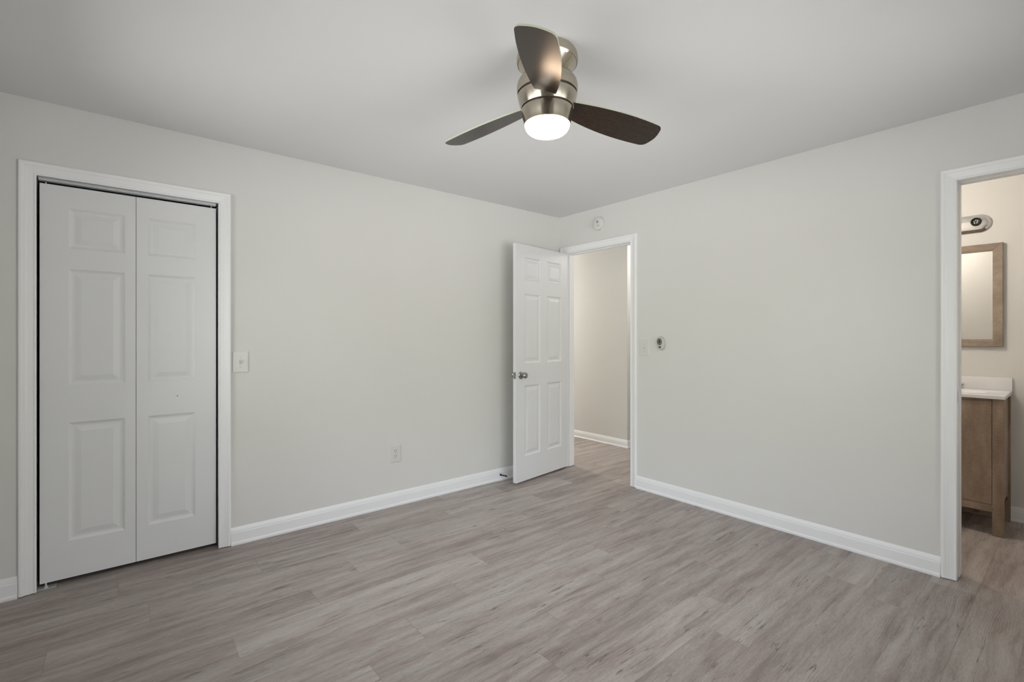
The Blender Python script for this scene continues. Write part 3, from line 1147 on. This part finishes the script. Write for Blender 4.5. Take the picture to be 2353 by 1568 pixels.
bm = bmesh.new()
oval(bm, [(1.0, 0.0002), (1.02, 0.004), (1.0, 0.008), (0.94, 0.0095)], CY, CZ, 0.0355, 0.056)
link('wall_cradle', bm, M['greyplastic'], wc, smooth=True)
bm = bmesh.new()
oval(bm, [(0.93, 0.009), (0.94, 0.016), (0.88, 0.0215), (0.72, 0.0245), (0.4, 0.0255)], CY, CZ, 0.0355, 0.056)
bd = link('body', bm, M['greybody'], wc, smooth=True)
bm = bmesh.new()
oval(bm, [(0.98, 0.0225), (1.0, 0.0262), (0.9, 0.0270), (0.3, 0.0272)], CY + 0.004, CZ + 0.012, 0.0225, 0.0285)
dl = link('dial', bm, M['dial'], wc, smooth=True)
bm = bmesh.new()
oval(bm, [(1.0, 0.0268), (0.9, 0.0290), (0.3, 0.0295)], CY + 0.004, CZ + 0.013, 0.0065, 0.0078)
link('dial_button', bm, M['black'], dl, smooth=True)
bm = bmesh.new()
oval(bm, [(1.0, 0.0215), (0.95, 0.0258), (0.3, 0.0265)], CY + 0.001, CZ - 0.031, 0.0125, 0.0060)
link('sensor_window', bm, M['black'], wc, smooth=True)

# ================================================================== spring door stop on the baseboard
ds = empty('door_stop', (-0.752, -0.012, 0.050), 'thin black spring door stop screwed to the left baseboard by the open door', 'door stop')
bm = bmesh.new()
DY0 = -0.0122
lathe(bm, [(0, 0.0), (0.0095, 0.0), (0.009, 0.0025), (0.0055, 0.004), (0, 0.004)], (-0.752, DY0, 0.050), rot=TO_Y0, seg=20)
link('mounting_cap', bm, M['black'], ds, smooth=True)
bm = bmesh.new()
pts = []
for i in range(14 * 12 + 1):
    s = i / (14 * 12)
    t_ = 2 * PI * i / 12
    r = 0.0050 - 0.0008 * s
    pts.append((-0.752 + 0.006 * s + r * math.cos(t_), DY0 - 0.004 - 0.062 * s, 0.050 + 0.002 * s * s + r * math.sin(t_)))
tube(bm, pts, 0.0011, 6)
link('spring', bm, M['groove'], ds, smooth=True)
bm = bmesh.new()
lathe(bm, [(0, 0.064), (0.0070, 0.064), (0.0075, 0.068), (0.0070, 0.078), (0.005, 0.081), (0, 0.081)], (-0.746, DY0, 0.0520), rot=TO_Y0, seg=20)
link('rubber_tip', bm, M['rubber'], ds, smooth=True)

# ================================================================== bathroom: vanity cabinet
VX0, VX1, VY0, VY1, VZ = 0.938, 1.392, -2.977, -2.385, 0.8725
LG = 0.051
va = empty('vanity_cabinet', ((VX0 + VX1) / 2, (VY0 + VY1) / 2, 0), 'weathered brown wood bathroom vanity cabinet on square legs', 'bathroom vanity')
for (x_, y_) in ((VX0, VY0), (VX0, VY1 - LG), (VX1 - LG, VY0), (VX1 - LG, VY1 - LG)):
    bm = bmesh.new()
    box(bm, x_, x_ + LG, y_, y_ + LG, 0.0, VZ, 0.0015)
    link('leg', bm, M['vanity'], va)
bm = bmesh.new()
box(bm, VX0 + 0.004, VX0 + 0.022, VY0 + LG, VY1 - LG, 0.149, 0.195, 0.001)
link('bottom_rail', bm, M['vanity'], va)
bm = bmesh.new()
box(bm, VX0 + 0.004, VX0 + 0.022, VY0 + LG, VY1 - LG, 0.8585, VZ, 0.001)
link('top_rail', bm, M['vanity'], va)


def arched_side(y_a, y_b):
    bm = bmesh.new()
    xs0, xs1 = VX0 + LG, VX1 - LG
    n = 14
    lo = [(xs0 + (xs1 - xs0) * i / n, 0.150 + 0.050 * (1 - (2 * i / n - 1) ** 4)) for i in range(n + 1)]
    for i in range(n):
        (xa, za), (xb, zb) = lo[i], lo[i + 1]
        q = [(xa, za), (xb, zb), (xb, VZ), (xa, VZ)]
        A = [bm.verts.new((x_, y_a, z_)) for x_, z_ in q]
        B_ = [bm.verts.new((x_, y_b, z_)) for x_, z_ in q]
        bm.faces.new(A)
        bm.faces.new(B_[::-1])
        bm.faces.new((A[0], A[1], B_[1], B_[0]))
        bm.faces.new((A[2], A[3], B_[3], B_[2]))
        if i == 0:
            bm.faces.new((A[0], A[3], B_[3], B_[0]))
        if i == n - 1:
            bm.faces.new((A[1], A[2], B_[2], B_[1]))
    link('side_panel', bm, M['vanity'], va)


arched_side(VY0 + 0.010, VY0 + 0.024)
arched_side(VY1 - 0.024, VY1 - 0.010)
bm = bmesh.new()
box(bm, VX0 + 0.022, VX1 - LG, VY0 + 0.026, VY1 - 0.026, 0.205, 0.220)
link('bottom_board', bm, M['vanity'], va)
bm = bmesh.new()
box(bm, VX1 - 0.02, VX1 - 0.008, VY0 + LG, VY1 - LG, 0.004, VZ)  # carried down to the floor, standing in for the shade under the cabinet
link('back_panel', bm, M['vanity'], va)
ym = (VY0 + VY1) / 2
for (ya, yb) in ((VY0 + LG + 0.002, ym - 0.0015), (ym + 0.0015, VY1 - LG - 0.002)):
    bm = bmesh.new()
    box(bm, VX0 + 0.003, VX0 + 0.020, ya, yb, 0.1975, 0.8565, 0.0015)
    dr = link('cabinet_door', bm, M['vanity'], va)
    ky = yb - 0.03 if ya < ym - 0.01 and yb < ym else ya + 0.03
    bm = bmesh.new()
    lathe(bm, [(0, -0.003), (0.006, -0.003), (0.005, 0.012), (0.012, 0.016), (0.013, 0.022), (0.009, 0.026), (0, 0.027)], (VX0, ky, 0.74), rot=TO_X0, seg=24)
    link('knob', bm, M['chrome'], dr, smooth=True)
# drain pipe end under the cabinet
bm = bmesh.new()
tube(bm, [(1.12, -2.832, 0.26), (1.12, -2.832, 0.125), (1.128, -2.832, 0.098), (1.15, -2.832, 0.086), (1.172, -2.832, 0.098), (1.18, -2.832, 0.125), (1.20, -2.832, 0.142), (1.371, -2.832, 0.142)], 0.014, 14)
link('drain_pipe', bm, M['chrome'], va, smooth=True)

# vanity top with basin, backsplash and tap
vt = empty('sink_top', (1.16, -2.68, 0.873), 'white moulded sink top with backsplash on the wood vanity', 'sink')
TX0, TX1, TY0, TY1, TZ0, TZ1 = 0.926, 1.3985, -2.984, -2.376, 0.873, 0.8955
bm = bmesh.new()
BCX, BCY, BA, BB = 1.135, -2.68, 0.150, 0.205
n = 64


def ell(s, z):
    return [bm.verts.new((BCX + BA * s * math.cos(2 * PI * i / n), BCY + BB * s * math.sin(2 * PI * i / n), z)) for i in range(n)]


def rect_pt(i, z):
    t_ = 2 * PI * i / n
    c, s = math.cos(t_), math.sin(t_)
    kx = ((TX1 - BCX) if c > 0 else (BCX - TX0)) / max(abs(c), 1e-6)
    ky = ((TY1 - BCY) if s > 0 else (BCY - TY0)) / max(abs(s), 1e-6)
    k_ = min(kx, ky)
    return (BCX + k_ * c, BCY + k_ * s, z)


def near_corner(ring, z):
    for cx_, cy_ in ((TX0, TY0), (TX0, TY1), (TX1, TY0), (TX1, TY1)):
        v = min(ring, key=lambda q: (q.co.x - cx_) ** 2 + (q.co.y - cy_) ** 2)
        v.co.x, v.co.y = cx_, cy_


outer_b = [bm.verts.new(rect_pt(i, TZ0)) for i in range(n)]
near_corner(outer_b, TZ0)
outer_t = [bm.verts.new(rect_pt(i, TZ1 - 0.003)) for i in range(n)]
near_corner(outer_t, TZ1)
outer_t2 = [bm.verts.new(v.co + Vector((0.003 * (1 if v.co.x < BCX else -1) if abs(v.co.x - TX0) < 1e-4 or abs(v.co.x - TX1) < 1e-4 else 0,
                                        0.003 * (1 if v.co.y < BCY else -1) if abs(v.co.y - TY0) < 1e-4 or abs(v.co.y - TY1) < 1e-4 else 0, 0.003))) for v in outer_t]
rings = [outer_b, outer_t, outer_t2, ell(1.02, TZ1), ell(1.0, TZ1 - 0.002), ell(0.93, TZ1 - 0.028), ell(0.75, TZ1 - 0.075), ell(0.45, TZ1 - 0.105), ell(0.12, TZ1 - 0.112)]
for a, b_ in zip(rings, rings[1:]):
    for i in range(n):
        j = (i + 1) % n
        bm.faces.new((a[i], a[j], b_[j], b_[i]))
bm.faces.new(rings[-1])
link('basin_top', bm, M['solidtop'], vt, smooth=True, angle=35)
bm = bmesh.new()
box(bm, TX1 - 0.019, TX1, TY0, TY1, TZ1 + 0.0002, 0.984, 0.0025)
link('backsplash', bm, M['solidtop'], vt, smooth=True, angle=35)
fa = empty('faucet', (1.325, -2.68, TZ1), 'chrome basin tap at the back of the white bathroom sink', 'faucet')
bm = bmesh.new()
box(bm, 1.300, 1.352, -2.745, -2.615, TZ1 + 0.0002, TZ1 + 0.013, 0.005)
link('base_plate', bm, M['chrome'], fa, smooth=True)
bm = bmesh.new()
tube(bm, [(1.326, -2.68, TZ1 + 0.012), (1.326, -2.68, TZ1 + 0.070), (1.312, -2.68, TZ1 + 0.098), (1.285, -2.68, TZ1 + 0.106), (1.240, -2.68, TZ1 + 0.092), (1.225, -2.68, TZ1 + 0.075)], 0.0115, 16)
link('spout', bm, M['chrome'], fa, smooth=True)
for sy in (-1, 1):
    bm = bmesh.new()
    yy = -2.68 + sy * 0.051
    lathe(bm, [(0, 0.012), (0.017, 0.012), (0.0160, 0.020), (0.0120, 0.026), (0.0105, 0.031), (0, 0.033)], (1.326, yy, TZ1), seg=24)
    tube(bm, [(1.326, yy, TZ1 + 0.026), (1.316, yy + sy * 0.008, TZ1 + 0.030), (1.298, yy + sy * 0.018, TZ1 + 0.034)], 0.0052, 10)
    link('lever', bm, M['chrome'], fa, smooth=True)

# framed mirror
mi = empty('wall_mirror', (BX, -2.68, 1.56), 'brown wood framed mirror on the bathroom wall above the sink', 'mirror')
MY0, MY1, MZ0, MZ1, FW = -2.941, -2.419, 1.199, 1.925, 0.0525
bm = bmesh.new()
FP = [(0.0, 0.0), (0.0, 0.024), (0.003, 0.0265), (0.040, 0.0215), (FW, 0.018), (FW, 0.0)]
cor = [(MY0, MZ0, 1, 1), (MY1, MZ0, -1, 1), (MY1, MZ1, -1, -1), (MY0, MZ1, 1, -1)]
rg = [[bm.verts.new((BX - 0.0005 - t_, y_ + sy * w_, z_ + sz * w_)) for w_, t_ in FP] for y_, z_, sy, sz in cor]
for k in range(4):
    a, b_ = rg[k], rg[(k + 1) % 4]
    for i in range(len(FP)):
        j = (i + 1) % len(FP)
        bm.faces.new((a[i], a[j], b_[j], b_[i]))
link('frame', bm, M['frame'], mi)
bm = bmesh.new()
box(bm, BX - 0.010, BX - 0.004, MY0 + FW - 0.004, MY1 - FW + 0.004, MZ0 + FW - 0.004, MZ1 - FW + 0.004)
link('mirror_glass', bm, M['mirror'], mi)

# chrome vanity light bar
LYC, LZC, LHL, LR = -2.585, 2.079, 0.2365, 0.0635
vl = empty('vanity_light', (BX, LYC, LZC), 'chrome oval light bar with an empty black socket, above the bathroom mirror', 'wall light')
bm = bmesh.new()
prev = None
for s, d in ((0.0, 0.0005), (0.0, 0.006), (0.004, 0.010), (0.010, 0.018), (0.016, 0.026), (0.018, 0.0285), (0.022, 0.0295)):
    cur = []
    r = LR - s
    nn_ = 24
    for side in (1, -1):
        for i in range(nn_ + 1):
            t_ = -PI / 2 + PI * i / nn_
            yy = LYC + side * (LHL + r * math.cos(t_))
            zz = LZC + side * r * math.sin(t_)
            cur.append(bm.verts.new((BX - d, yy, zz)))
    if prev:
        for i in range(len(cur)):
            j = (i + 1) % len(cur)
            bm.faces.new((prev[i], prev[j], cur[j], cur[i]))
    else:
        bm.faces.new(cur)
    prev = cur
bm.faces.new(prev)
link('backplate', bm, M['chrome'], vl, smooth=True, angle=20)
TO_XB = TO_X0
for i, sy in enumerate((-0.222, 0.0, 0.222)):
    yy = LYC + sy
    bm = bmesh.new()
    lathe(bm, [(0.031, 0.028), (0.031, 0.031), (0.0285, 0.033), (0.0265, 0.031), (0.0265, 0.029)], (BX, yy, LZC + 0.010), rot=TO_XB, seg=32)
    col_ = link('socket_collar', bm, M['chrome'], vl, smooth=True)
    bm = bmesh.new()
    lathe(bm, [(0.0, 0.029), (0.0265, 0.029), (0.0265, 0.052), (0.0235, 0.054), (0.0205, 0.052), (0.0195, 0.036), (0.0, 0.036)], (BX, yy, LZC + 0.010), rot=TO_XB, seg=32)
    so = link('socket', bm, M['black'], vl, smooth=True)
    bm = bmesh.new()
    for k in range(5):
        t_ = 2 * PI * k / 5 + 0.3
        lathe(bm, [(0, 0.035), (0.0032, 0.035), (0.0030, 0.041), (0, 0.042)], (BX, yy + 0.010 * math.cos(t_), LZC + 0.010 + 0.010 * math.sin(t_)), rot=TO_XB, seg=10)
    link('contact', bm, M['chrome'], so, smooth=True)
